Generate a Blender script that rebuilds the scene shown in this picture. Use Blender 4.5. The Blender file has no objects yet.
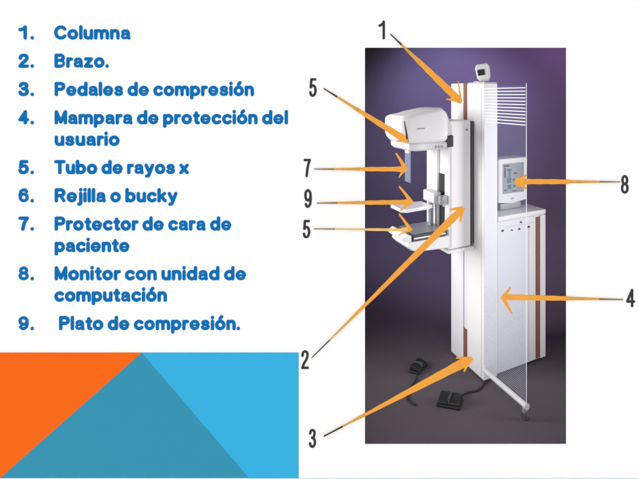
import bpy, bmesh, math, random
from mathutils import Vector, Matrix
random.seed(4)
sc = bpy.context.scene
COL = sc.collection
R = math.radians

# ------------------------------------------------------------------ camera, light, exposure
FX, CX, CY, EYE = 480.0, 465.0, 95.0, 1.92      # focal length and principal point in photo pixels, eye height in metres
IW, IH = 638.0, 479.0
cam = bpy.data.cameras.new('camera')
cam.sensor_fit = 'HORIZONTAL'; cam.sensor_width = 36
cam.lens = FX / IW * 36
cam.shift_x = -(CX - IW / 2) / IW
cam.shift_y = -(IH / 2 - CY) / IW
cam.clip_start = 0.05; cam.clip_end = 200
co = bpy.data.objects.new('camera', cam); COL.objects.link(co)
co.location = (0, 0, EYE); co.rotation_euler = (R(90), 0, 0)
sc.camera = co
world = bpy.data.worlds.new('World'); sc.world = world; world.use_nodes = True
bg = world.node_tree.nodes['Background']
bg.inputs[0].default_value = (1.0, 0.99, 0.985, 1); bg.inputs[1].default_value = 1.24
sc.view_settings.view_transform = 'Standard'; sc.view_settings.look = 'None'
sc.view_settings.exposure = 0; sc.view_settings.gamma = 1

def aim(o, target):
    o.rotation_euler = (Vector(target) - o.location).to_track_quat('-Z', 'Y').to_euler()

def area(name, loc, target, size, power, col=(1, 1, 1)):
    l = bpy.data.lights.new(name, 'AREA'); l.shape = 'RECTANGLE'; l.size, l.size_y = size
    l.energy = power; l.color = col
    o = bpy.data.objects.new(name, l); COL.objects.link(o); o.location = loc; aim(o, target); return o

def spot(name, loc, target, power, ang, blend, col, rad=0.12):
    l = bpy.data.lights.new(name, 'SPOT'); l.energy = power; l.spot_size = R(ang); l.spot_blend = blend
    l.color = col; l.shadow_soft_size = rad
    o = bpy.data.objects.new(name, l); COL.objects.link(o); o.location = loc; aim(o, target); return o

k_ = area('key_softbox', (-1.5, 2.95, 1.55), (0.0, 3.35, 1.2), (0.6, 2.2), 14, (1, 0.985, 0.97)); k_.data.spread = R(75)
k_ = area('side_softbox', (1.6, 2.80, 1.35), (0.1, 3.2, 1.0), (0.45, 2.1), 6.4, (1, 0.98, 0.99)); k_.data.spread = R(70)  # unseen fill light added to lift the right-hand faces
spot('backdrop_spot', (-0.2, 3.35, 3.12), (-0.15, 4.75, 1.62), 370, 64, 1.0, (0.52, 0.50, 1.0))
spot('violet_backdrop_spot', (1.15, 3.75, 3.05), (0.75, 4.75, 1.70), 110, 84, 1.0, (0.66, 0.38, 1.0))

# ------------------------------------------------------------------ helpers
def mat(name, col, rough=0.5, metal=0.0, spec=0.4, var=0.05, nscale=6.0, bump=0.0, bscale=60.0, stretch=(1, 1, 1), emit=None):
    m = bpy.data.materials.new(name); m.use_nodes = True
    nt = m.node_tree; n = nt.nodes; L = nt.links; b = n['Principled BSDF']
    b.inputs['Roughness'].default_value = rough; b.inputs['Metallic'].default_value = metal
    b.inputs['Specular IOR Level'].default_value = spec
    tc = n.new('ShaderNodeTexCoord'); mp = n.new('ShaderNodeMapping'); mp.inputs['Scale'].default_value = stretch
    L.new(tc.outputs['Object'], mp.inputs['Vector'])
    nz = n.new('ShaderNodeTexNoise'); nz.inputs['Scale'].default_value = nscale; nz.inputs['Detail'].default_value = 6
    L.new(mp.outputs['Vector'], nz.inputs['Vector'])
    mx = n.new('ShaderNodeMix'); mx.data_type = 'RGBA'
    c = Vector(col)
    mx.inputs['A'].default_value = (*(c * (1 - var)), 1); mx.inputs['B'].default_value = (*[min(1, k) for k in c * (1 + var)], 1)
    L.new(nz.outputs['Fac'], mx.inputs['Factor']); L.new(mx.outputs['Result'], b.inputs['Base Color'])
    rr = n.new('ShaderNodeMapRange'); rr.inputs['To Min'].default_value = max(0, rough - 0.08); rr.inputs['To Max'].default_value = min(1, rough + 0.08)
    L.new(nz.outputs['Fac'], rr.inputs['Value']); L.new(rr.outputs['Result'], b.inputs['Roughness'])
    if bump:
        n2 = n.new('ShaderNodeTexNoise'); n2.inputs['Scale'].default_value = bscale; n2.inputs['Detail'].default_value = 4
        L.new(mp.outputs['Vector'], n2.inputs['Vector'])
        bp = n.new('ShaderNodeBump'); bp.inputs['Strength'].default_value = bump; bp.inputs['Distance'].default_value = 0.004
        L.new(n2.outputs['Fac'], bp.inputs['Height']); L.new(bp.outputs['Normal'], b.inputs['Normal'])
    if emit:
        b.inputs['Emission Color'].default_value = (*emit[0], 1); b.inputs['Emission Strength'].default_value = emit[1]
    return m

def clear_mat(name, col, op, rough=0.05):
    m = bpy.data.materials.new(name); m.use_nodes = True
    nt = m.node_tree; n = nt.nodes; L = nt.links
    for x in list(n): n.remove(x)
    out = n.new('ShaderNodeOutputMaterial'); t = n.new('ShaderNodeBsdfTransparent'); t.inputs[0].default_value = (0.985, 0.99, 1, 1)
    p = n.new('ShaderNodeBsdfPrincipled'); p.inputs['Base Color'].default_value = (*col, 1); p.inputs['Roughness'].default_value = rough
    tc = n.new('ShaderNodeTexCoord'); nz = n.new('ShaderNodeTexNoise'); nz.inputs['Scale'].default_value = 3
    L.new(tc.outputs['Object'], nz.inputs['Vector'])
    mr = n.new('ShaderNodeMapRange'); mr.inputs['To Min'].default_value = op * 0.85; mr.inputs['To Max'].default_value = op * 1.15
    L.new(nz.outputs['Fac'], mr.inputs['Value'])
    mx = n.new('ShaderNodeMixShader'); L.new(mr.outputs['Result'], mx.inputs[0]); L.new(t.outputs[0], mx.inputs[1]); L.new(p.outputs[0], mx.inputs[2])
    L.new(mx.outputs[0], out.inputs[0]); return m

def srgb(r, g, b, k=1.0):
    f = lambda v: ((v / 255 + 0.055) / 1.055) ** 2.4 if v > 10 else v / 255 / 12.92
    return (f(r) * k, f(g) * k, f(b) * k)

def tag(o, label=None, cat=None, group=None, kind=None):
    for k, v in (('label', label), ('category', cat), ('group', group), ('kind', kind)):
        if v: o[k] = v
    return o

def obj(name, bm, m, parent=None, bevel=0.0, seg=2, smooth=False):
    bmesh.ops.recalc_face_normals(bm, faces=bm.faces)
    me = bpy.data.meshes.new(name); bm.to_mesh(me); bm.free()
    for k in (m if isinstance(m, (list, tuple)) else [m]): me.materials.append(k)
    o = bpy.data.objects.new(name, me); COL.objects.link(o)
    if parent: o.parent = parent
    if bevel:
        md = o.modifiers.new('bevel', 'BEVEL'); md.width = bevel; md.segments = seg; md.limit_method = 'ANGLE'; md.angle_limit = R(35)
        md.harden_normals = False
    if smooth or bevel:
        for p in me.polygons: p.use_smooth = True
        md = o.modifiers.new('wn', 'WEIGHTED_NORMAL'); md.keep_sharp = True
        if smooth == 'auto' or bevel:
            pass
    return o

def box(bm, x0, x1, y0, y1, z0, z1):
    v = [bm.verts.new(p) for p in ((x0,y0,z0),(x1,y0,z0),(x1,y1,z0),(x0,y1,z0),(x0,y0,z1),(x1,y0,z1),(x1,y1,z1),(x0,y1,z1))]
    for f in ((3,2,1,0),(4,5,6,7),(0,1,5,4),(1,2,6,5),(2,3,7,6),(3,0,4,7)): bm.faces.new([v[i] for i in f])
    return bm

def boxes(*bs):
    bm = bmesh.new()
    for b in bs: box(bm, *b)
    return bm

def prism(pts, ax, a, b):
    """outline pts extruded along axis ax ('x','y','z') from a to b"""
    bm = bmesh.new()
    def P(p, t): return {'x': (t, p[0], p[1]), 'y': (p[0], t, p[1]), 'z': (p[0], p[1], t)}[ax]
    A = [bm.verts.new(P(p, a)) for p in pts]; B = [bm.verts.new(P(p, b)) for p in pts]
    bm.faces.new(A); bm.faces.new(B[::-1]); n = len(pts)
    for i in range(n): bm.faces.new((A[i], B[i], B[(i+1) % n], A[(i+1) % n]))
    return bm

def loft(rings):
    bm = bmesh.new(); vs = [[bm.verts.new(p) for p in r] for r in rings]; n = len(rings[0])
    for a, b in zip(vs, vs[1:]):
        for i in range(n): bm.faces.new((a[i], a[(i+1) % n], b[(i+1) % n], b[i]))
    bm.faces.new(vs[0]); bm.faces.new(vs[-1][::-1]); return bm

def rrect_x(x, y0, y1, z0, z1, r, k=4):
    pts = []
    for cy, cz, a0 in ((y1-r, z1-r, 0), (y0+r, z1-r, 90), (y0+r, z0+r, 180), (y1-r, z0+r, 270)):
        for i in range(k+1):
            a = R(a0 + 90*i/k); pts.append((x, cy + r*math.cos(a), cz + r*math.sin(a)))
    return pts

def tube(bm, pts, r, n=10):
    pts = [Vector(p) for p in pts]; rings = []
    for i, p in enumerate(pts):
        d = (pts[min(i+1, len(pts)-1)] - pts[max(i-1, 0)]).normalized()
        u = d.cross(Vector((0, 0, 1)))
        if u.length < 1e-3: u = d.cross(Vector((0, 1, 0)))
        u.normalize(); w = d.cross(u)
        rings.append([bm.verts.new(p + (u*math.cos(2*math.pi*k/n) + w*math.sin(2*math.pi*k/n))*r) for k in range(n)])
    for a, b in zip(rings, rings[1:]):
        for i in range(n): bm.faces.new((a[i], a[(i+1) % n], b[(i+1) % n], b[i]))
    bm.faces.new(rings[0]); bm.faces.new(rings[-1][::-1]); return bm

def disc(bm, c, axis, r, h, n=20):
    c = Vector(c); a = Vector(axis).normalized(); tube(bm, [c - a*h/2, c + a*h/2], r, n); return bm

def empty(name, loc=(0, 0, 0), rz=0):
    o = bpy.data.objects.new(name, None); COL.objects.link(o); o.location = loc; o.rotation_euler = (0, 0, rz)
    o.empty_display_size = 0.1; return o

# ------------------------------------------------------------------ materials
M = {}
M['board'] = mat('white_board_paint', (0.82, 0.82, 0.82), 0.6, spec=0.15, var=0.012, nscale=3, bump=0.03, bscale=220)
K = 1 / 1.24
M['blue_text'] = mat('blue_vinyl', srgb(6, 112, 184, K), 0.6, spec=0.03, var=0.04)
M['grey_text'] = mat('dark_grey_vinyl', srgb(52, 52, 54, K), 0.5, spec=0.15, var=0.08)
M['orange_panel'] = mat('orange_laminate', srgb(250, 106, 18, K), 0.6, spec=0.04, var=0.01, bump=0.02, bscale=300)
M['sky_panel'] = mat('light_blue_laminate', srgb(56, 178, 227, K), 0.6, spec=0.04, var=0.01, bump=0.02, bscale=300)
M['teal_panel'] = mat('teal_laminate', srgb(54, 149, 180, K), 0.6, spec=0.04, var=0.01, bump=0.02, bscale=300)
M['pale_strip'] = mat('pale_blue_strip', srgb(214, 238, 244, K), 0.55, spec=0.12, var=0.01)
M['arrow'] = mat('orange_arrow_paint', srgb(243, 163, 54, K), 0.45, spec=0.25, var=0.12, nscale=18, bump=0.1, bscale=90)
M['arrow_pale'] = mat('pale_arrow_paint', srgb(238, 196, 120, K), 0.45, spec=0.25, var=0.1, nscale=18)
M['arrow_tail'] = mat('olive_arrow_tail', srgb(222, 162, 62, K), 0.5, spec=0.2, var=0.15, nscale=25)
M['arrow_olive'] = mat('olive_arrow_paint', srgb(150, 118, 56, K), 0.5, spec=0.2, var=0.15, nscale=25)
M['arrow_edge'] = mat('dark_arrow_tail', srgb(70, 56, 30, K), 0.5, spec=0.2, var=0.15, nscale=25)
M['backdrop'] = mat('violet_backdrop_cloth', (0.112, 0.094, 0.110), 0.9, spec=0.1, var=0.10, nscale=2.2, bump=0.3, bscale=26, stretch=(1, 1, 2.2))
M['dark_ceiling'] = mat('dark_ceiling_paint', (0.04, 0.035, 0.045), 0.9, spec=0.1)
M['white'] = mat('white_enamel', (0.76, 0.75, 0.76), 0.38, spec=0.4, var=0.02, nscale=2.5, bump=0.05, bscale=160)
M['white2'] = mat('cool_white_enamel', (0.70, 0.70, 0.74), 0.42, spec=0.4, var=0.025, nscale=2.5, bump=0.05, bscale=160)
M['grey'] = mat('light_grey_plastic', (0.50, 0.50, 0.52), 0.45, var=0.04)
M['tray_grey'] = mat('pale_grey_plastic', (0.66, 0.66, 0.68), 0.42, var=0.03)
M['midgrey'] = mat('grey_metal', (0.30, 0.30, 0.32), 0.4, metal=0.3, var=0.08)
M['black'] = mat('black_plastic', (0.018, 0.018, 0.02), 0.5, var=0.2)
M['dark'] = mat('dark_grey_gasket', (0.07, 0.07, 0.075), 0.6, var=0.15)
M['brown'] = mat('brown_trim', (0.20, 0.085, 0.06), 0.5, var=0.14, nscale=9)
M['steel'] = mat('brushed_steel', (0.55, 0.54, 0.53), 0.3, metal=1.0, var=0.08)
M['line'] = mat('white_line_print', (0.80, 0.80, 0.86), 0.5, var=0.03)
M['fine_line'] = mat('grey_line_print', (0.50, 0.50, 0.55), 0.5, var=0.05)
M['acrylic'] = clear_mat('clear_acrylic', (0.55, 0.62, 0.85), 0.04, 0.04)
M['acrylic_blue'] = clear_mat('blue_tinted_acrylic', (0.60, 0.70, 0.90), 0.15, 0.06)
M['paddle'] = clear_mat('milky_acrylic', (0.88, 0.88, 0.92), 0.72, 0.12)
M['screen'] = mat('grey_monitor_screen', (0.10, 0.105, 0.115), 0.22, var=0.12, nscale=8, emit=((0.30, 0.31, 0.34), 0.40))
M['icon'] = mat('teal_screen_icons', (0.012, 0.08, 0.085), 0.3, var=0.3, emit=((0.015, 0.10, 0.11), 0.35))
M['ink'] = mat('dark_screen_print', (0.02, 0.02, 0.03), 0.35, var=0.2)

# ------------------------------------------------------------------ studio behind the board
bm = bmesh.new()
v = [bm.verts.new(p) for p in ((-2.6, 2.6, 0), (2.6, 2.6, 0), (2.6, 5.2, 0), (-2.6, 5.2, 0))]; bm.faces.new(v)
tag(obj('floor', bm, M['backdrop']), kind='structure')
bm = boxes((-2.6, 2.6, 2.6, 5.2, 3.2, 3.25))
tag(obj('ceiling', bm, M['dark_ceiling']), kind='structure')  # unseen lid added over the studio to keep world light out
# seamless violet sheet hung in a U round the machine and curving out onto the floor; unseen sides added to block world light
path = []                                            # (x, y, inward normal)
for i in range(10): path.append((-2.3, 2.62 + i*0.113, 1, 0))
for i in range(0, 21): a = R(180 - 90*i/20); path.append((-1.3 + math.cos(a), 3.75 + math.sin(a), -math.cos(a), -math.sin(a)))
for i in range(1, 44): path.append((-1.3 + 2.6*i/44, 4.75, 0, -1))
for i in range(0, 21): a = R(90 - 90*i/20); path.append((1.3 + math.cos(a), 3.75 + math.sin(a), -math.cos(a), -math.sin(a)))
for i in range(0, 10): path.append((2.3, 3.64 - i*0.113, -1, 0))
CPS = [(0.95, 0.0008), (0.70, 0.0008), (0.42, 0.0008), (0.0, 0.20), (0.0, 0.55), (0.0, 0.95)]
def bez(t):
    p = list(CPS)
    while len(p) > 1: p = [((1-t)*a[0] + t*b[0], (1-t)*a[1] + t*b[1]) for a, b in zip(p, p[1:])]
    return p[0]
prof = [bez(k/44) for k in range(44)] + [(0, 0.95 + (3.19 - 0.95)*k/28) for k in range(29)]
bm = bmesh.new(); rows = []
for (off, z) in prof:
    row = []
    for i, (x, y, nx, ny) in enumerate(path):
        w = off + (0.004*math.sin(i*0.8 + 0.5*math.sin(z*1.3)) + 0.003*math.sin(z*8 + i*0.31)) * min(1, max(0, z - 0.1))
        row.append(bm.verts.new((x + nx*w, y + ny*w, z)))
    rows.append(row)
for a, b in zip(rows, rows[1:]):
    for i in range(len(path)-1): bm.faces.new((a[i], a[i+1], b[i+1], b[i]))
bd = obj('backdrop', bm, M['backdrop'], smooth=True)
tag(bd, 'violet cloth backdrop hanging behind the white mammography machine', 'backdrop')

# ------------------------------------------------------------------ display board with its opening
D = 2.50                                             # distance of the board's front face
S = D / FX                                           # metres per photo pixel at that distance
def bx(px): return (px - CX) * S
def bz(py): return EYE - (py - CY) * S
X0, X1, Z0, Z1 = -3.4, 2.6, -0.75, 3.2
ox0, ox1, oz0, oz1 = bx(364.8), bx(566.2), bz(444.4), bz(47.6)
bm = bmesh.new(); T = 0.004
def ring(y, x0, x1, z0, z1): return [bm.verts.new(p) for p in ((x0, y, z0), (x1, y, z0), (x1, y, z1), (x0, y, z1))]
fo, fi = ring(D, X0, X1, Z0, Z1), ring(D, ox0, ox1, oz0, oz1)
bo, bi = ring(D+T, X0, X1, Z0, Z1), ring(D+T, ox0, ox1, oz0, oz1)
for i in range(4):
    j = (i+1) % 4
    bm.faces.new((fo[i], fo[j], fi[j], fi[i])); bm.faces.new((bo[j], bo[i], bi[i], bi[j]))
    bm.faces.new((fo[j], fo[i], bo[i], bo[j])); bm.faces.new((fi[i], fi[j], bi[j], bi[i]))
board = tag(obj('display_board', bm, M['board']), 'white display board with blue Spanish list and opening onto the machine', 'board')

def flat(name, poly, m, t=0.002, y=D, label=None):
    o = obj(name, prism([(bx(a), bz(b)) for a, b in poly], 'y', y - t, y - 0.0005), m, board)
    if label: o['label'] = label
    return o
flat('colour_panel', [(-180, 352.5), (141.95, 352.5), (0.25, 478), (-180, 478)], M['orange_panel'], label='orange triangular panel')
flat('colour_panel', [(142, 352.5), (249.3, 478), (0.3, 478)], M['teal_panel'], label='teal triangular panel')
flat('colour_panel', [(142.05, 352.5), (298.7, 352.5), (298.7, 478), (249.35, 478)], M['sky_panel'], label='light blue panel with slanted left edge')
flat('edge_strip', [(250, 478.2), (955, 478.2), (955, 481), (250, 481)], M['pale_strip'], 0.0015, label='thin pale blue strip along the lower edge')

# stroke lettering: every glyph is a set of round-ended strokes, in photo pixels above the baseline
def arc(cx, cy, rx, ry, a0, a1, n=28):
    return [(cx + rx*math.cos(R(a0 + (a1-a0)*i/n)), cy + ry*math.sin(R(a0 + (a1-a0)*i/n))) for i in range(n+1)]
def spl(*p): return [(v.x, v.y) for v in curve([(a, b, 0) for a, b in p], 6)]
def curve(pts, n=8):
    pts = [Vector(q) for q in pts]; out = []
    for i in range(len(pts)-1):
        p0, p1, p2, p3 = pts[max(i-1, 0)], pts[i], pts[i+1], pts[min(i+2, len(pts)-1)]
        for k in range(n):
            t = k/n; out.append(0.5*((2*p1) + (-p0+p2)*t + (2*p0-5*p1+4*p2-p3)*t*t + (-p0+3*p1-3*p2+p3)*t**3))
    return out + [pts[-1]]
def ln(*p): return [[p[i], p[i+1]] for i in range(len(p)-1)]
O_ = [arc(3.4, 3.55, 3.4, 3.55, 0, 360)]
N_ = ln((0, 0), (0, 7.1)) + [spl((0, 4.4), (0.9, 6.4), (2.9, 7.1), (4.9, 6.5), (5.7, 4.6))] + ln((5.7, 4.6), (5.7, 0))
SIX = [(5.2, 9.0), (4.2, 10.4), (2.7, 10.7), (.7, 9.2), (0, 5.4), (.5, 1.6), (2.8, 0), (5.1, 1.2), (5.6, 3.4), (4.9, 5.6), (2.8, 6.6), (.7, 5.4), (.1, 3.8)]
G = {
 'o': O_, 'ó': O_ + ln((3.3, 10.0), (4.7, 11.6)),
 'c': [arc(3.4, 3.55, 3.4, 3.55, 42, 318)], 'e': [arc(3.4, 3.55, 3.4, 3.55, 0, 322)] + ln((0.2, 3.4), (6.75, 3.4)),
 'a': [spl((0.4, 5.5), (1.2, 6.7), (3.1, 7.1), (5.0, 6.6), (5.6, 5.0))] + ln((5.6, 5.0), (5.6, 1.2), (6.1, 0)) + [spl((5.6, 4.2), (3.0, 3.8), (0.7, 3.1), (0.1, 1.7), (0.9, .3), (2.6, 0), (4.6, .7), (5.6, 2.3))],
 'n': N_, 'm': ln((0, 0), (0, 7.1)) + [spl((0, 4.6), (.8, 6.5), (2.6, 7.1), (4.5, 6.5), (5.3, 4.6)), spl((5.3, 4.6), (6.1, 6.5), (7.9, 7.1), (9.8, 6.5), (10.6, 4.6))] + ln((5.3, 4.6), (5.3, 0)) + ln((10.6, 4.6), (10.6, 0)),
 'u': ln((5.7, 7.1), (5.7, 0)) + ln((0, 7.1), (0, 2.5)) + [spl((0, 2.5), (.8, .6), (2.7, 0), (4.8, .7), (5.7, 2.7))],
 'l': ln((0, 0), (0, 10.9)), 'b': ln((0, 0), (0, 10.9)) + [arc(3.3, 3.55, 3.3, 3.55, 0, 360)], 'd': ln((6.6, 0), (6.6, 10.9)) + [arc(3.3, 3.55, 3.3, 3.55, 0, 360)],
 'p': ln((0, 7.1), (0, -3.3)) + [arc(3.3, 3.55, 3.3, 3.55, 0, 360)], 'i': ln((0, 0), (0, 7.1)) + ln((0, 10.7), (0, 11)),
 'j': ln((1.6, 7.1), (1.6, -1.8)) + [spl((1.6, -1.8), (1.1, -3.1), (-.2, -3.3))] + ln((1.6, 10.7), (1.6, 11)),
 'r': ln((0, 0), (0, 7.1)) + [spl((0, 4.2), (.9, 6.3), (2.2, 7.0), (3.3, 6.9))],
 's': [spl((5.3, 5.4), (4.4, 6.8), (2.8, 7.1), (.9, 6.7), (.3, 5.4), (1.2, 4.3), (3.0, 3.6), (4.9, 2.9), (5.5, 1.7), (4.7, .3), (2.8, 0), (.9, .3), (0, 1.6))],
 't': ln((1.6, 9.6), (1.6, 1.6)) + [spl((1.6, 1.6), (2.1, .3), (3.5, .05))] + ln((0, 7.0), (3.4, 7.0)),
 'y': ln((0, 7.1), (3.1, .3)) + ln((6.1, 7.1), (3.0, -1.5)) + [spl((3.0, -1.5), (2.2, -3.0), (.6, -3.3))],
 'z': ln((.2, 7.1), (5.4, 7.1), (0, 0), (5.6, 0)), 'x': ln((0, 7.1), (5.8, 0)) + ln((5.8, 7.1), (0, 0)),
 'k': ln((0, 0), (0, 10.9)) + ln((5.1, 7.1), (.2, 2.8)) + ln((2.2, 4.3), (5.6, 0)),
 'C': [arc(4.6, 5.35, 4.6, 5.35, 40, 320)], 'T': ln((0, 10.7), (7.8, 10.7)) + ln((3.9, 10.7), (3.9, 0)),
 'P': ln((0, 0), (0, 10.7), (4.2, 10.7)) + [arc(4.2, 7.9, 2.8, 2.8, -90, 90)] + ln((0, 5.1), (4.2, 5.1)),
 'R': ln((0, 0), (0, 10.7), (4.2, 10.7)) + [arc(4.2, 7.9, 2.8, 2.8, -90, 90)] + ln((0, 5.1), (4.2, 5.1)) + ln((4.0, 5.0), (7.2, 0)),
 'B': ln((0, 0), (0, 10.7), (4.2, 10.7)) + [arc(4.2, 8.2, 2.5, 2.5, -90, 90)] + ln((0, 5.7), (4.4, 5.7)) + [arc(4.4, 2.85, 2.8, 2.85, -90, 90)] + ln((0, 0), (4.4, 0)),
 'M': ln((0, 0), (0, 10.7), (4.3, .8), (8.6, 10.7), (8.6, 0)), '.': ln((0, 0), (0, .25)),
 '1': ln((2.9, 0), (2.9, 10.7)) + [spl((2.9, 10.7), (1.8, 9.0), (0, 8.1))],
 '2': [spl((.1, 7.8), (.8, 9.9), (2.9, 10.7), (5.1, 9.8), (5.5, 7.8), (4.4, 5.6), (1.6, 2.6), (0, 0))] + ln((0, 0), (5.8, 0)),
 '3': [spl((.2, 8.5), (1.2, 10.3), (2.9, 10.7), (4.8, 9.9), (5.1, 8.1), (4.2, 6.3), (2.3, 5.7)), spl((2.3, 5.7), (4.5, 5.1), (5.6, 3.2), (4.9, .9), (2.9, 0), (.9, .5), (0, 2.2))],
 '4': ln((4.3, 0), (4.3, 10.7), (0, 3), (6, 3)),
 '5': ln((5.2, 10.7), (1, 10.7), (.4, 5.5)) + [spl((.4, 5.5), (2.4, 6.7), (4.6, 6.0), (5.6, 3.5), (4.7, .9), (2.7, 0), (.8, .5), (0, 2.2))],
 '6': [spl(*SIX)], '9': [spl(*[(5.6-a, 10.7-b) for a, b in SIX])],
 '7': ln((0, 10.7), (5.8, 10.7)) + [spl((5.8, 10.7), (3.5, 6.3), (2.2, 0))],
 '8': [arc(2.8, 8.15, 2.4, 2.55, 0, 360), arc(2.8, 2.8, 2.8, 2.8, 0, 360)],
}
def stroke(bm, pts, r, lift):
    """one round-ended vinyl stroke, given in photo pixels of the board's face"""
    closed = math.dist(pts[0], pts[-1]) < 1e-6
    if closed: pts = pts[:-1]
    n = len(pts); up, dn = [], []
    y = D - 0.0016 - lift; cnt = [0]
    def V(p): cnt[0] += 1; return bm.verts.new((bx(p[0]), y - 0.000003*cnt[0], bz(p[1])))
    tang = []
    for i in range(n):
        a = pts[(i-1) % n] if closed or i else pts[0]; b = pts[(i+1) % n] if closed or i < n-1 else pts[-1]
        l = math.dist(a, b) or 1; tang.append(((b[0]-a[0])/l, (b[1]-a[1])/l))
    for p, t in zip(pts, tang):
        up.append(V((p[0]-t[1]*r, p[1]+t[0]*r))); dn.append(V((p[0]+t[1]*r, p[1]-t[0]*r)))
    fs = []
    for i in range(n if closed else n-1):
        j = (i+1) % n; fs.append(bm.faces.new((up[i], up[j], dn[j], dn[i])))
    if not closed:
        for p, t, a, b, sg in ((pts[0], tang[0], up[0], dn[0], 1), (pts[-1], tang[-1], dn[-1], up[-1], -1)):
            a0 = math.atan2(t[0]*sg, -t[1]*sg)
            f = [a] + [V((p[0] + r*math.cos(a0 + math.pi*k/9), p[1] + r*math.sin(a0 + math.pi*k/9))) for k in range(1, 9)] + [b]
            fs.append(bm.faces.new(f))
    es = [e for f in fs for e in f.edges if len(e.link_faces) == 1]
    ex = bmesh.ops.extrude_edge_only(bm, edges=list(set(es)))
    for v in ex['geom']:
        if isinstance(v, bmesh.types.BMVert): v.co.y = D - 0.0004
THIN = {'e': {0: 0.92, 1: 0.6}, 'a': {0: 0.85, 3: 0.78}, 's': {0: 0.86}, '6': {0: .9}, '9': {0: .9}, '8': {0: .88, 1: .9}, 'B': {3: .9, 4: .7}, 'R': {4: .85}, 'P': {}}
def layout(s, r, gap):
    x = 0; out = []
    for ch in s:
        if ch == ' ': x += 3.4; out.append(None); continue
        g = G[ch]; lo = max(0, min(p[0] for st in g for p in st)); x -= {'r': .0, 'j': .6}.get(ch, 0); hi = max(p[0] for st in g for p in st)
        out.append((x - lo, g)); x += hi - lo + 2*r + gap - (0.5 if ch in 'rtT' and r > 1.4 else 0)
    return out, x - 2*r - gap
def words(s, x0, x1, base, r=1.66, gap=0.7, ks=1.02):
    """a line of text as one mesh per word, its letters spread between x0 and x1"""
    lay, w = layout(s, r, gap); k = (x1 - x0 - 2*r) / w if w > 0 else 1
    res, bm, cur, q = [], None, '', 0
    for ch, it in zip(s + ' ', lay + [None]):
        if it is None:
            if bm: res.append((cur, bm))
            bm, cur = None, ''; continue
        if bm is None: bm = bmesh.new()
        cur += ch
        for si, st in enumerate(it[1]):
            q += 1; rk = THIN.get(ch, {}).get(si, 1) if r > 1.4 else 1
            stroke(bm, [(x0 + r + (it[0] + p[0])*k, base - r - p[1]*ks) for p in st], r*rk, 0.00004*(q % 9))
    return res
ENT = [('1.', 39.6, [('Columna', 54.3, 130.6, 39.6)]),
       ('2.', 67.8, [('Brazo.', 54.6, 108.8, 67.8)]),
       ('3.', 96.1, [('Pedales de compresión', 54.8, 254, 96.1)]),
       ('4.', 124.4, [('Mampara de protección del', 54.8, 288, 124.4), ('usuario', 54.8, 119.6, 146)]),
       ('5.', 174.2, [('Tubo de rayos x', 54.3, 188.8, 174.2)]),
       ('6.', 202.4, [('Rejilla o bucky', 54.8, 177.5, 202.4)]),
       ('7.', 230.7, [('Protector de cara de', 54.8, 231.5, 230.7), ('paciente', 54.8, 129.6, 252.2)]),
       ('8.', 280.4, [('Monitor con unidad de', 54.8, 246.2, 280.4), ('computación', 54.5, 167, 301.8)]),
       ('9.', 330.2, [('Plato de compresión.', 59.2, 240, 330.2)])]
for num, b0, lines in ENT:
    o = obj('list_number', words(num, 18.6, 34, b0)[0][1], M['blue_text'], board)
    o['label'] = 'blue list number reading ' + num
    for s_, a, b_, y in lines:
        for w_, wb in words(s_, a, b_, y): 
            c = obj('list_word', wb, M['blue_text'], o); c['label'] = 'blue word reading ' + w_
NUM = [('1', 378.4, 385.0, 39.4, 19), ('5', 309.2, 316.8, 96.8, 18.6), ('7', 303.6, 311, 177.2, 18.4), ('9', 304.3, 311.9, 207.8, 18.8),
       ('5', 302.8, 310.4, 238.2, 18.4), ('2', 301.2, 309, 369, 18.9), ('3', 308.8, 316.2, 447.8, 19), ('8', 620.8, 628.7, 193.6, 18.7), ('4', 626, 635.2, 307.2, 18.5)]
WHERE = ['above the opening', 'upper left of the opening', 'left of the opening', 'left of the opening', 'below the numeral 9', 'beside the light blue panel', 'lower left of the opening', 'right of the opening', 'right of the opening, lower one']
for (s_, a, b_, y, c), w_ in zip(NUM, WHERE):
    r_ = 1.22
    o = obj('numeral', words(s_, a, b_, y, r_, 0, (c - 2*r_)/10.7)[0][1], M['grey_text'], board)
    o['label'] = 'dark grey numeral ' + s_ + ' ' + w_

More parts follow.
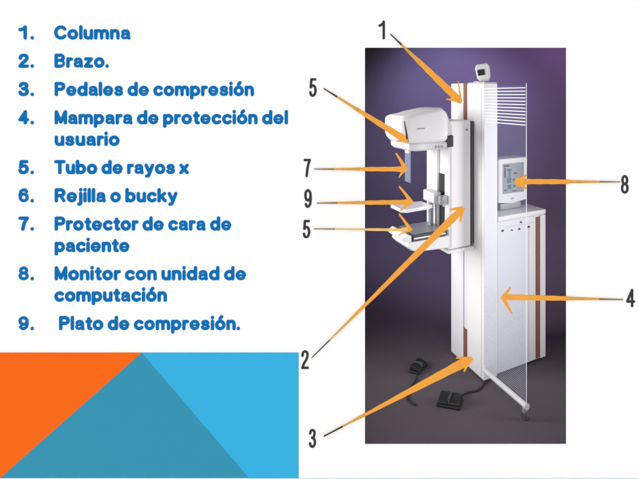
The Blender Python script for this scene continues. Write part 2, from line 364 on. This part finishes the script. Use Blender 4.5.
# ------------------------------------------------------------------ pointer arrows, flat cut-outs fixed to the board's face
def arrow(tail, tip, widths, barbs, label, mats, dark_to=0.16, tail_to=0.42, lift=0.0):
    root = empty('pointer_arrow', (bx(tail[0]), D, bz(tail[1])))
    tag(root, label, 'arrow', 'orange pointer arrows fixed to the white board')
    inv = Matrix.Translation(-root.location)
    tx, ty = tip[0]-tail[0], tip[1]-tail[1]; L = math.hypot(tx, ty); ux, uy = tx/L, ty/L
    def wd(t):
        for (a, wa), (b, wb) in zip(widths, widths[1:]):
            if a <= t <= b: return wa + (wb-wa)*(t-a)/(b-a)
        return widths[-1][1]
    def strip(t0, t1, y0, y1, n=14):
        up, dn = [], []
        for i in range(n+1):
            t = t0 + (t1-t0)*i/n; w = wd(t)/2 * (1 + 0.05*math.sin(t*47 + tx))
            px, py = tail[0]+tx*t, tail[1]+ty*t
            up.append((bx(px-uy*w), bz(py+ux*w))); dn.append((bx(px+uy*w), bz(py-ux*w)))
        b = prism(up + dn[::-1], 'y', y0, y1); b.transform(inv); return b
    y0, y1 = D - 0.006 - lift, D - 0.0005 - lift
    obj('tail', strip(0, dark_to, y0, y1), mats[2], root)
    obj('shank', strip(dark_to, tail_to, y0, y1), mats[1], root)
    obj('shaft', strip(tail_to, 0.985, y0, y1), mats[0], root, bevel=0.0015)
    for q, (ex, ey, w0, w1, m) in enumerate(barbs):              # strokes running back from the point
        sx, sy = tip; vx, vy = ex-sx, ey-sy; l = math.hypot(vx, vy); nx, ny = -vy/l, vx/l
        up, dn = [], []
        for i in range(9):
            t = -0.06 + 1.06*i/8; w = (w0 + (w1-w0)*max(0, t))*0.44; bow = 0.9*math.sin(math.pi*max(0, t))
            qx, qy = sx + vx*t + nx*bow*0.4, sy + vy*t + ny*bow*0.4
            up.append((bx(qx+nx*w), bz(qy+ny*w))); dn.append((bx(qx-nx*w), bz(qy-ny*w)))
        b = prism(up + dn[::-1], 'y', y0-0.0007*(q+1), y1-0.0004*(q+1)); b.transform(inv)
        obj('barb', b, m, root, bevel=0.001)
    return root
A, AP, AT, AE, AO = M['arrow'], M['arrow_pale'], M['arrow_tail'], M['arrow_edge'], M['arrow_olive']
OR = (A, AT, AE)
arrow((390.5, 34), (460.5, 101.5), [(0, .9), (.2, 2.0), (.4, 4.6), (.7, 6.6), (.93, 7.5), (1, 3)], [(458, 81, 3.4, .9, A), (446, 99, 5, 1.2, A)],
      'orange arrow slanting down from the numeral 1 to the column top', OR)
arrow((324, 88.5), (407.5, 141), [(0, .9), (.3, 2.2), (.5, 4.4), (.8, 6.4), (.93, 7.4), (1, 3)], [(404.3, 121, 2.6, .9, AE), (396.5, 141.5, 4.5, 1.2, A)],
      'orange arrow slanting down from the upper numeral 5 to the tube head', OR)
arrow((314, 169), (405.5, 169), [(0, .7), (.25, 1.8), (.54, 3.0), (.56, 4.2), (.9, 4.6), (.96, 6.5), (1, 3)], [(396, 153, 5, 1.6, A), (399, 177.5, 4, 1.2, A)],
      'orange arrow running level from the numeral 7 to the face shield', (A, AT, AO), 0.22, 0.5)
arrow((317, 203), (411.5, 202), [(0, .7), (.25, 1.8), (.51, 3.2), (.53, 4.2), (.9, 4.6), (.96, 6.5), (1, 3)], [(399, 186, 4.5, 1.6, A), (400, 211, 4, 1.2, A)],
      'orange arrow running level from the numeral 9 to the clear paddle', (A, AT, AO), 0.22, 0.5)
arrow((314, 228.7), (410.5, 229.8), [(0, .6), (.3, 1.2), (.53, 1.6), (.55, 2.6), (.9, 2.8), (.96, 6), (1, 3)], [(399, 213.5, 4.2, 1.4, A), (398.5, 235, 2, .9, A)],
      'thin pale orange arrow running level from the lower numeral 5 to the receptor tray', (AP, AP, AO), 0.22, 0.5)
arrow((312, 357.5), (462.5, 208.5), [(0, .6), (.15, 1.2), (.35, 3.2), (.55, 5.0), (.8, 6.6), (.94, 8), (1, 4)], [(449.5, 209.5, 5, 1.6, A), (460.5, 222, 5, 1.6, A)],
      'orange arrow climbing steeply from the numeral 2 to the arm', OR, 0.12, 0.3)
arrow((324, 436), (471, 358.5), [(0, .9), (.15, 1.2), (.3, 3.0), (.6, 6.0), (.85, 8.4), (.95, 9.5), (1, 6)], [(456, 357.5, 4, 1.4, A), (464, 371, 5, 1.6, A)],
      'orange arrow climbing gently from the numeral 3 to the column foot', OR, 0.13, 0.28)
arrow((620, 181.8), (516, 181.4), [(0, .7), (.2, 1.6), (.48, 3.0), (.5, 4.6), (.9, 5.4), (.97, 5.5), (1, 3)], [(526.5, 174.8, 4.5, 2.2, A), (526, 188.5, 4.5, 2.2, A), (525, 181.5, 8, 12, A)],
      'orange arrow running level from the numeral 8 to the monitor screen', (A, AT, AO), 0.2, 0.48)
arrow((623, 299.4), (503, 296.8), [(0, .7), (.2, 1.6), (.44, 3.0), (.46, 4.4), (.9, 5.6), (.97, 6), (1, 3)], [(510.5, 286.5, 4.5, 1.6, A), (512, 313, 5, 1.6, A)],
      'orange arrow running level from the numeral 4 to the cabinet front', (A, AT, AO), 0.2, 0.44)

# ------------------------------------------------------------------ the machine.  local x runs along the cabinet, local -y along the shield
NX, NY, TH = 0.1267, 3.2, R(32)
mach = empty('mammography_machine', (NX, NY, 0.0), TH)
tag(mach, 'tall white mammography machine with arm, clear shield and cabinet on grey floor', 'medical machine')
def part(name, bm, m, par=mach, bevel=0.004, label=None, **k):
    o = obj(name, bm, m, par, bevel=bevel, **k)
    if label: o['label'] = label
    return o
# column
tower = part('column', boxes((0, 0.112, 0.0, 0.213, 0.012, 2.0)), M['white'], bevel=0.006)
part('seam', boxes((-0.0015, 0.004, 0.030, 0.0335, 0.03, 1.97)), M['grey'], tower, bevel=0)
part('base_plinth', boxes((0.012, 0.10, 0.012, 0.42, 0.0, 0.012)), M['dark'], tower, bevel=0)
part('cap_plate', boxes((0.004, 0.108, 0.004, 0.209, 2.0005, 2.006)), M['white2'], tower, bevel=0.002)
part('rail', boxes((0.008, 0.10, 0.2135, 0.2655, 1.60, 2.004)), M['brown'], bevel=0.003, label='brown rail strip up the column')
part('rail_cover', boxes((0.006, 0.10, 0.2135, 0.258, 0.262, 1.599)), M['white2'], bevel=0.002)
part('rail_gap', boxes((0.02, 0.10, 0.2582, 0.2658, 0.262, 1.599)), M['dark'], bevel=0)
part('foot_trim', boxes((0.004, 0.10, 0.2135, 0.2655, 0.05, 0.2615)), M['brown'], bevel=0.003, label='short brown trim at the column foot')
part('rear_post', boxes((0.0, 0.16, 0.266, 0.436, 0.012, 2.005)), M['white2'], bevel=0.005)
# arm carriage
arm = part('arm', boxes((-0.2, -0.022, 0.122, 0.36, 0.885, 1.748)), M['white'], bevel=0.014, seg=3)
part('rear_gasket', boxes((-0.0215, -0.001, 0.118, 0.352, 0.90, 1.74)), M['dark'], arm, bevel=0.002)  # dark slab in place of the shade between arm and column
part('lower_cap', boxes((-0.212, -0.002, 0.110, 0.37, 0.862, 0.884)), M['white'], arm, bevel=0.008)
part('slot', boxes((-0.203, -0.1995, 0.178, 0.246, 0.935, 1.385)), M['black'], arm, bevel=0, label='black vertical slot')
part('guide_plate', boxes((-0.222, -0.2005, 0.2465, 0.40, 0.93, 1.55)), M['white2'], arm, bevel=0.004)
part('seam', boxes((-0.186, -0.18, 0.1205, 0.1225, 0.90, 1.72)), M['grey'], arm, bevel=0)
part('pivot_cover', boxes((-0.226, -0.172, 0.106, 0.175, 1.575, 1.652)), M['black'], arm, bevel=0.006)
bmx = bmesh.new(); disc(bmx, (-0.06, 0.1205, 1.685), (0, 1, 0), 0.008, 0.004)
part('screw', bmx, M['midgrey'], arm, bevel=0)
# tube head
rings = []
for x, y0, y1, z0, z1, r in ((-0.200, 0.115, 0.37, 1.612, 1.770, .03), (-0.225, 0.105, 0.375, 1.61, 1.812, .03), (-0.262, 0.10, 0.38, 1.608, 1.838, .03),
                             (-0.33, 0.10, 0.38, 1.606, 1.828, .03), (-0.42, 0.10, 0.38, 1.606, 1.812, .03), (-0.48, 0.105, 0.378, 1.606, 1.797, .03),
                             (-0.52, 0.116, 0.374, 1.616, 1.792, .028), (-0.542, 0.132, 0.371, 1.640, 1.784, .024), (-0.553, 0.158, 0.364, 1.662, 1.774, .02)):
    rings.append(rrect_x(x, y0, y1, z0, z1, r))
head = part('tube_head', loft(rings), M['white'], smooth=True, bevel=0)
rings = [rrect_x(-0.226, 0.102, 0.376, 1.562, 1.611, .014), rrect_x(-0.45, 0.102, 0.376, 1.561, 1.611, .014),
         rrect_x(-0.485, 0.108, 0.374, 1.564, 1.611, .014), rrect_x(-0.508, 0.122, 0.370, 1.582, 1.614, .010)]
part('collimator_tray', loft(rings), M['tray_grey'], head, bevel=0, smooth=True)
part('handle_slot', boxes((-0.445, -0.390, 0.0975, 0.101, 1.702, 1.709)), M['midgrey'], head, bevel=0)
for k in range(3):
    part('button', boxes((-0.315+k*0.022, -0.300+k*0.022, 0.0995, 0.1055, 1.574, 1.590)), M['midgrey'], head, bevel=0.002)
# face shield hanging from the tube head
fs = part('face_shield', boxes((-0.480, -0.476, 0.13, 0.21, 1.36, 1.568)), M['acrylic_blue'], bevel=0, label='pale blue clear shield')
part('clip', boxes((-0.486, -0.470, 0.14, 0.20, 1.545, 1.566)), M['grey'], fs, bevel=0.003)
# compression clamp and paddle
cl = part('compression_carriage', boxes((-0.280, -0.2225, 0.185, 0.345, 1.19, 1.265)), M['grey'], bevel=0.008)
part('clamp_block', boxes((-0.262, -0.2035, 0.13, 0.1645, 1.19, 1.25)), M['midgrey'], cl, bevel=0.006)
for z in (1.195, 1.24):
    b = bmesh.new(); disc(b, (-0.24, 0.122, z), (0, 1, 0), 0.014, 0.016); part('knob', b, M['steel'], cl, bevel=0)
part('post', boxes((-0.27, -0.245, 0.252, 0.285, 0.98, 1.1895)), M['midgrey'], cl, bevel=0.004)
pts = [(-0.30, 0.17), (-0.30, 0.33), (-0.50, 0.345), (-0.525, 0.32), (-0.525, 0.16), (-0.50, 0.135), (-0.36, 0.15)]
pad = part('paddle', prism(pts, 'z', 1.180, 1.187), M['paddle'], bevel=0.002, label='milky clear compression paddle')
part('rim', prism([(-0.525, 0.16), (-0.50, 0.135), (-0.36, 0.15), (-0.30, 0.17), (-0.30, 0.165), (-0.36, 0.144), (-0.502, 0.129), (-0.531, 0.157), (-0.531, 0.322), (-0.525, 0.32)], 'z', 1.172, 1.194), M['paddle'], pad, bevel=0.001)
# receptor tray
bot = [(-0.2, 0.902), (-0.43, 0.916), (-0.475, 0.930), (-0.505, 0.962), (-0.495, 0.985), (-0.2, 0.985)]
tray = part('receptor_tray', prism(bot, 'y', 0.115, 0.37), M['white'], bevel=0.008, seg=3)
part('cassette', boxes((-0.465, -0.224, 0.118, 0.365, 0.9855, 1.026)), M['dark'], tray, bevel=0.004, label='dark cassette in the tray')
part('light_strip', boxes((-0.46, -0.230, 0.114, 0.1175, 1.000, 1.009)), M['line'], tray, bevel=0)
part('tray_lip', prism([(-0.475, 0.986), (-0.515, 0.986), (-0.54, 1.012), (-0.50, 1.034), (-0.475, 1.024)], 'y', 0.118, 0.37), M['white'], tray, bevel=0.004)
part('grid_surface', boxes((-0.455, -0.235, 0.13, 0.355, 1.0265, 1.031)), M['midgrey'], tray, bevel=0.001)
# small tilted readout on the column top
ro = part('readout', loft([[(-0.028, 0.06, 0.0), (0.028, 0.06, 0.0), (0.028, 0.10, 0.0), (-0.028, 0.10, 0.0)],
                           [(-0.045, 0.045, 0.03), (0.045, 0.045, 0.03), (0.045, 0.105, 0.03), (-0.045, 0.105, 0.03)],
                           [(-0.05, 0.05, 0.10), (0.05, 0.05, 0.10), (0.05, 0.105, 0.10), (-0.05, 0.105, 0.10)],
                           [(-0.038, 0.06, 0.125), (0.038, 0.06, 0.125), (0.038, 0.10, 0.125), (-0.038, 0.10, 0.125)]]), M['white'], bevel=0.008, seg=3)
ro.location = (0.02, 0.03, 2.012); ro.rotation_euler = (0, R(-9), R(-38))
part('display_window', boxes((-0.036, 0.012, 0.0435, 0.049, 0.045, 0.086)), M['black'], ro, bevel=0.001)
part('neck', boxes((0.0, 0.06, 0.07, 0.13, 2.0065, 2.014)), M['grey'], bevel=0.002)
# shield
sh = part('user_shield', boxes((-0.003, 0.003, -0.440, -0.003, 0.115, 1.978)), M['acrylic'], bevel=0, label='clear upright shield with white stripes at the top')
b = bmesh.new()
for k in range(12): box(b, -0.0052, -0.0036, -0.438, -0.006, 1.740 + k*0.0200, 1.7460 + k*0.0200)
part('stripe_band', b, M['line'], sh, bevel=0)
b = bmesh.new()
z = 0.13
while z < 0.66:
    box(b, -0.0046, -0.0036, -0.432, -0.006, z, z + 0.0008); z += 0.0125
part('fine_lines', b, M['fine_line'], sh, bevel=0)
part('edge_rail', boxes((-0.0025, 0.0025, -0.4438, -0.4405, 0.10, 1.992)), M['line'], sh, bevel=0.002)
b = bmesh.new(); tube(b, [(0, -0.002, 0.088), (0, -0.445, 0.088)], 0.016, 16)
ft = part('shield_foot', b, M['tray_grey'], bevel=0, smooth=True)
b = boxes((-0.012, 0.012, -0.440, -0.415, 0.045, 0.076)); part('caster_fork', b, M['midgrey'], ft, bevel=0.003)
b = bmesh.new(); disc(b, (0, -0.430, 0.026), (1, 0.3, 0), 0.026, 0.016, 24); part('caster_wheel', b, M['dark'], ft, bevel=0.004)
b = bmesh.new(); disc(b, (-0.006, -0.4318, 0.026), (1, 0.3, 0), 0.012, 0.010, 20); part('caster_hub', b, M['steel'], ft, bevel=0)
b = bmesh.new(); disc(b, (0, -0.4485, 0.088), (0, 1, 0), 0.019, 0.007, 16); part('end_cap', b, M['grey'], ft, bevel=0.001)
# cabinet
cab = part('control_cabinet', boxes((0.1125, 0.535, 0.004, 0.20, 0.022, 1.056)), M['white2'], bevel=0.005)
part('top_slab', prism([(0.113, -0.004), (0.541, -0.004), (0.541, 0.205), (0.15, 0.205), (0.113, 0.16)], 'z', 1.0565, 1.092), M['white'], cab, bevel=0.006)
part('trim_stripe', boxes((0.450, 0.487, 0.0005, 0.0045, 0.03, 1.045)), M['brown'], cab, bevel=0.001, label='brown vertical trim stripe')
part('side_panel', boxes((0.4885, 0.538, -0.003, 0.0038, 0.024, 1.052)), M['white'], cab, bevel=0.002)
part('panel_seam', boxes((0.17, 0.435, 0.002, 0.0042, 1.008, 1.011)), M['grey'], cab, bevel=0)
part('panel_seam', boxes((0.385, 0.388, 0.002, 0.0042, 0.04, 0.995)), M['grey'], cab, bevel=0)
for x, z, r in ((0.155, 0.992, .007), (0.30, 0.982, .007), (0.385, 0.985, .007), (0.315, 1.028, .006), (0.235, 0.985, .005)):
    b = bmesh.new(); disc(b, (x, 0.001, z), (0, 1, 0), r, 0.010, 14); part('knob', b, M['black'], cab, bevel=0)
part('plinth', boxes((0.13, 0.52, 0.02, 0.18, 0.0, 0.022)), M['black'], cab, bevel=0)

# ------------------------------------------------------------------ monitor on the cabinet
mo = empty('monitor', (NX + 0.045*math.cos(TH), NY + 0.045*math.sin(TH), 0), TH); MOY = 0.105
tag(mo, 'small white monitor with grey screen standing on the cabinet top', 'monitor')
bz0 = [(0.150, 1.155), (0.27, 1.138), (0.408, 1.155), (0.412, 1.455), (0.404, 1.465), (0.158, 1.465), (0.148, 1.455)]
part('housing', prism(bz0, 'y', MOY, MOY + 0.13), M['white'], mo, bevel=0.008, seg=3)
scn = part('screen', boxes((0.187, 0.378, MOY - 0.002, MOY + 0.002, 1.215, 1.430)), M['screen'], mo, bevel=0)
for x0, x1, z0, z1 in ((0.228, 0.262, 1.375, 1.392), (0.238, 0.256, 1.335, 1.372), (0.225, 0.262, 1.29, 1.328), (0.232, 0.262, 1.245, 1.278), (0.275, 0.296, 1.30, 1.318), (0.278, 0.300, 1.255, 1.272), (0.330, 0.345, 1.30, 1.312)):
    part('icon', boxes((x0, x1, MOY - 0.0034, MOY - 0.0024, z0, z1)), M['icon'], scn, bevel=0)
for x0, x1, z0, z1 in ((0.195, 0.245, 1.408, 1.420), (0.200, 0.212, 1.33, 1.40), (0.200, 0.222, 1.235, 1.245), (0.285, 0.315, 1.35, 1.36), (0.270, 0.31, 1.225, 1.232)):
    part('screen_mark', boxes((x0, x1, MOY - 0.0034, MOY - 0.0024, z0, z1)), M['ink'], scn, bevel=0)
part('badge', boxes((0.262, 0.288, MOY - 0.002, MOY + 0.001, 1.170, 1.180)), M['midgrey'], mo, bevel=0)
part('stand', boxes((0.18, 0.37, MOY + 0.02, MOY + 0.095, 1.0925, 1.1425)), M['midgrey'], mo, bevel=0.006)

# ------------------------------------------------------------------ foot pedals
def pedal(loc, rz, sc_, label, cable):
    p = empty('foot_pedal', loc, rz); tag(p, label, 'foot pedal', 'black foot pedals on the studio floor')
    s = sc_
    part('base', boxes((-0.085*s, 0.085*s, -0.055*s, 0.055*s, 0.0, 0.022*s)), M['black'], p, bevel=0.006)
    for sx in (-1, 1):
        pr = [(-0.05*s, 0.0225*s), (0.05*s, 0.0225*s), (0.05*s, 0.06*s), (0.02*s, 0.064*s), (-0.05*s, 0.036*s)]
        a, c = (0.008*s, 0.078*s) if sx > 0 else (-0.078*s, -0.008*s)
        part('treadle', prism(pr, 'x', a, c), M['black'], p, bevel=0.005)
    part('bridge', boxes((-0.0075*s, 0.0075*s, -0.045*s, 0.048*s, 0.0225*s, 0.07*s)), M['dark'], p, bevel=0.004)
    b = bmesh.new(); tube(b, cable, 0.006, 8); part('cable', b, M['black'], p, bevel=0, smooth=True)
    return p
pedal((-0.092, 2.98, 0), R(-14), 0.88, 'black double foot pedal nearest the column foot on grey floor',
      curve([(0.05, 0.055, 0.02), (0.08, 0.13, 0.007), (0.14, 0.17, 0.007), (0.17, 0.26, 0.007), (0.20, 0.36, 0.02)]))
pedal((-0.325, 3.36, 0), R(68), 0.76, 'black foot pedal farther left, standing in the shade beyond the other pedal',
      curve([(-0.07, -0.03, 0.02), (-0.13, -0.05, 0.007), (-0.24, -0.06, 0.007), (-0.33, -0.10, 0.007), (-0.36, -0.17, 0.007)]))
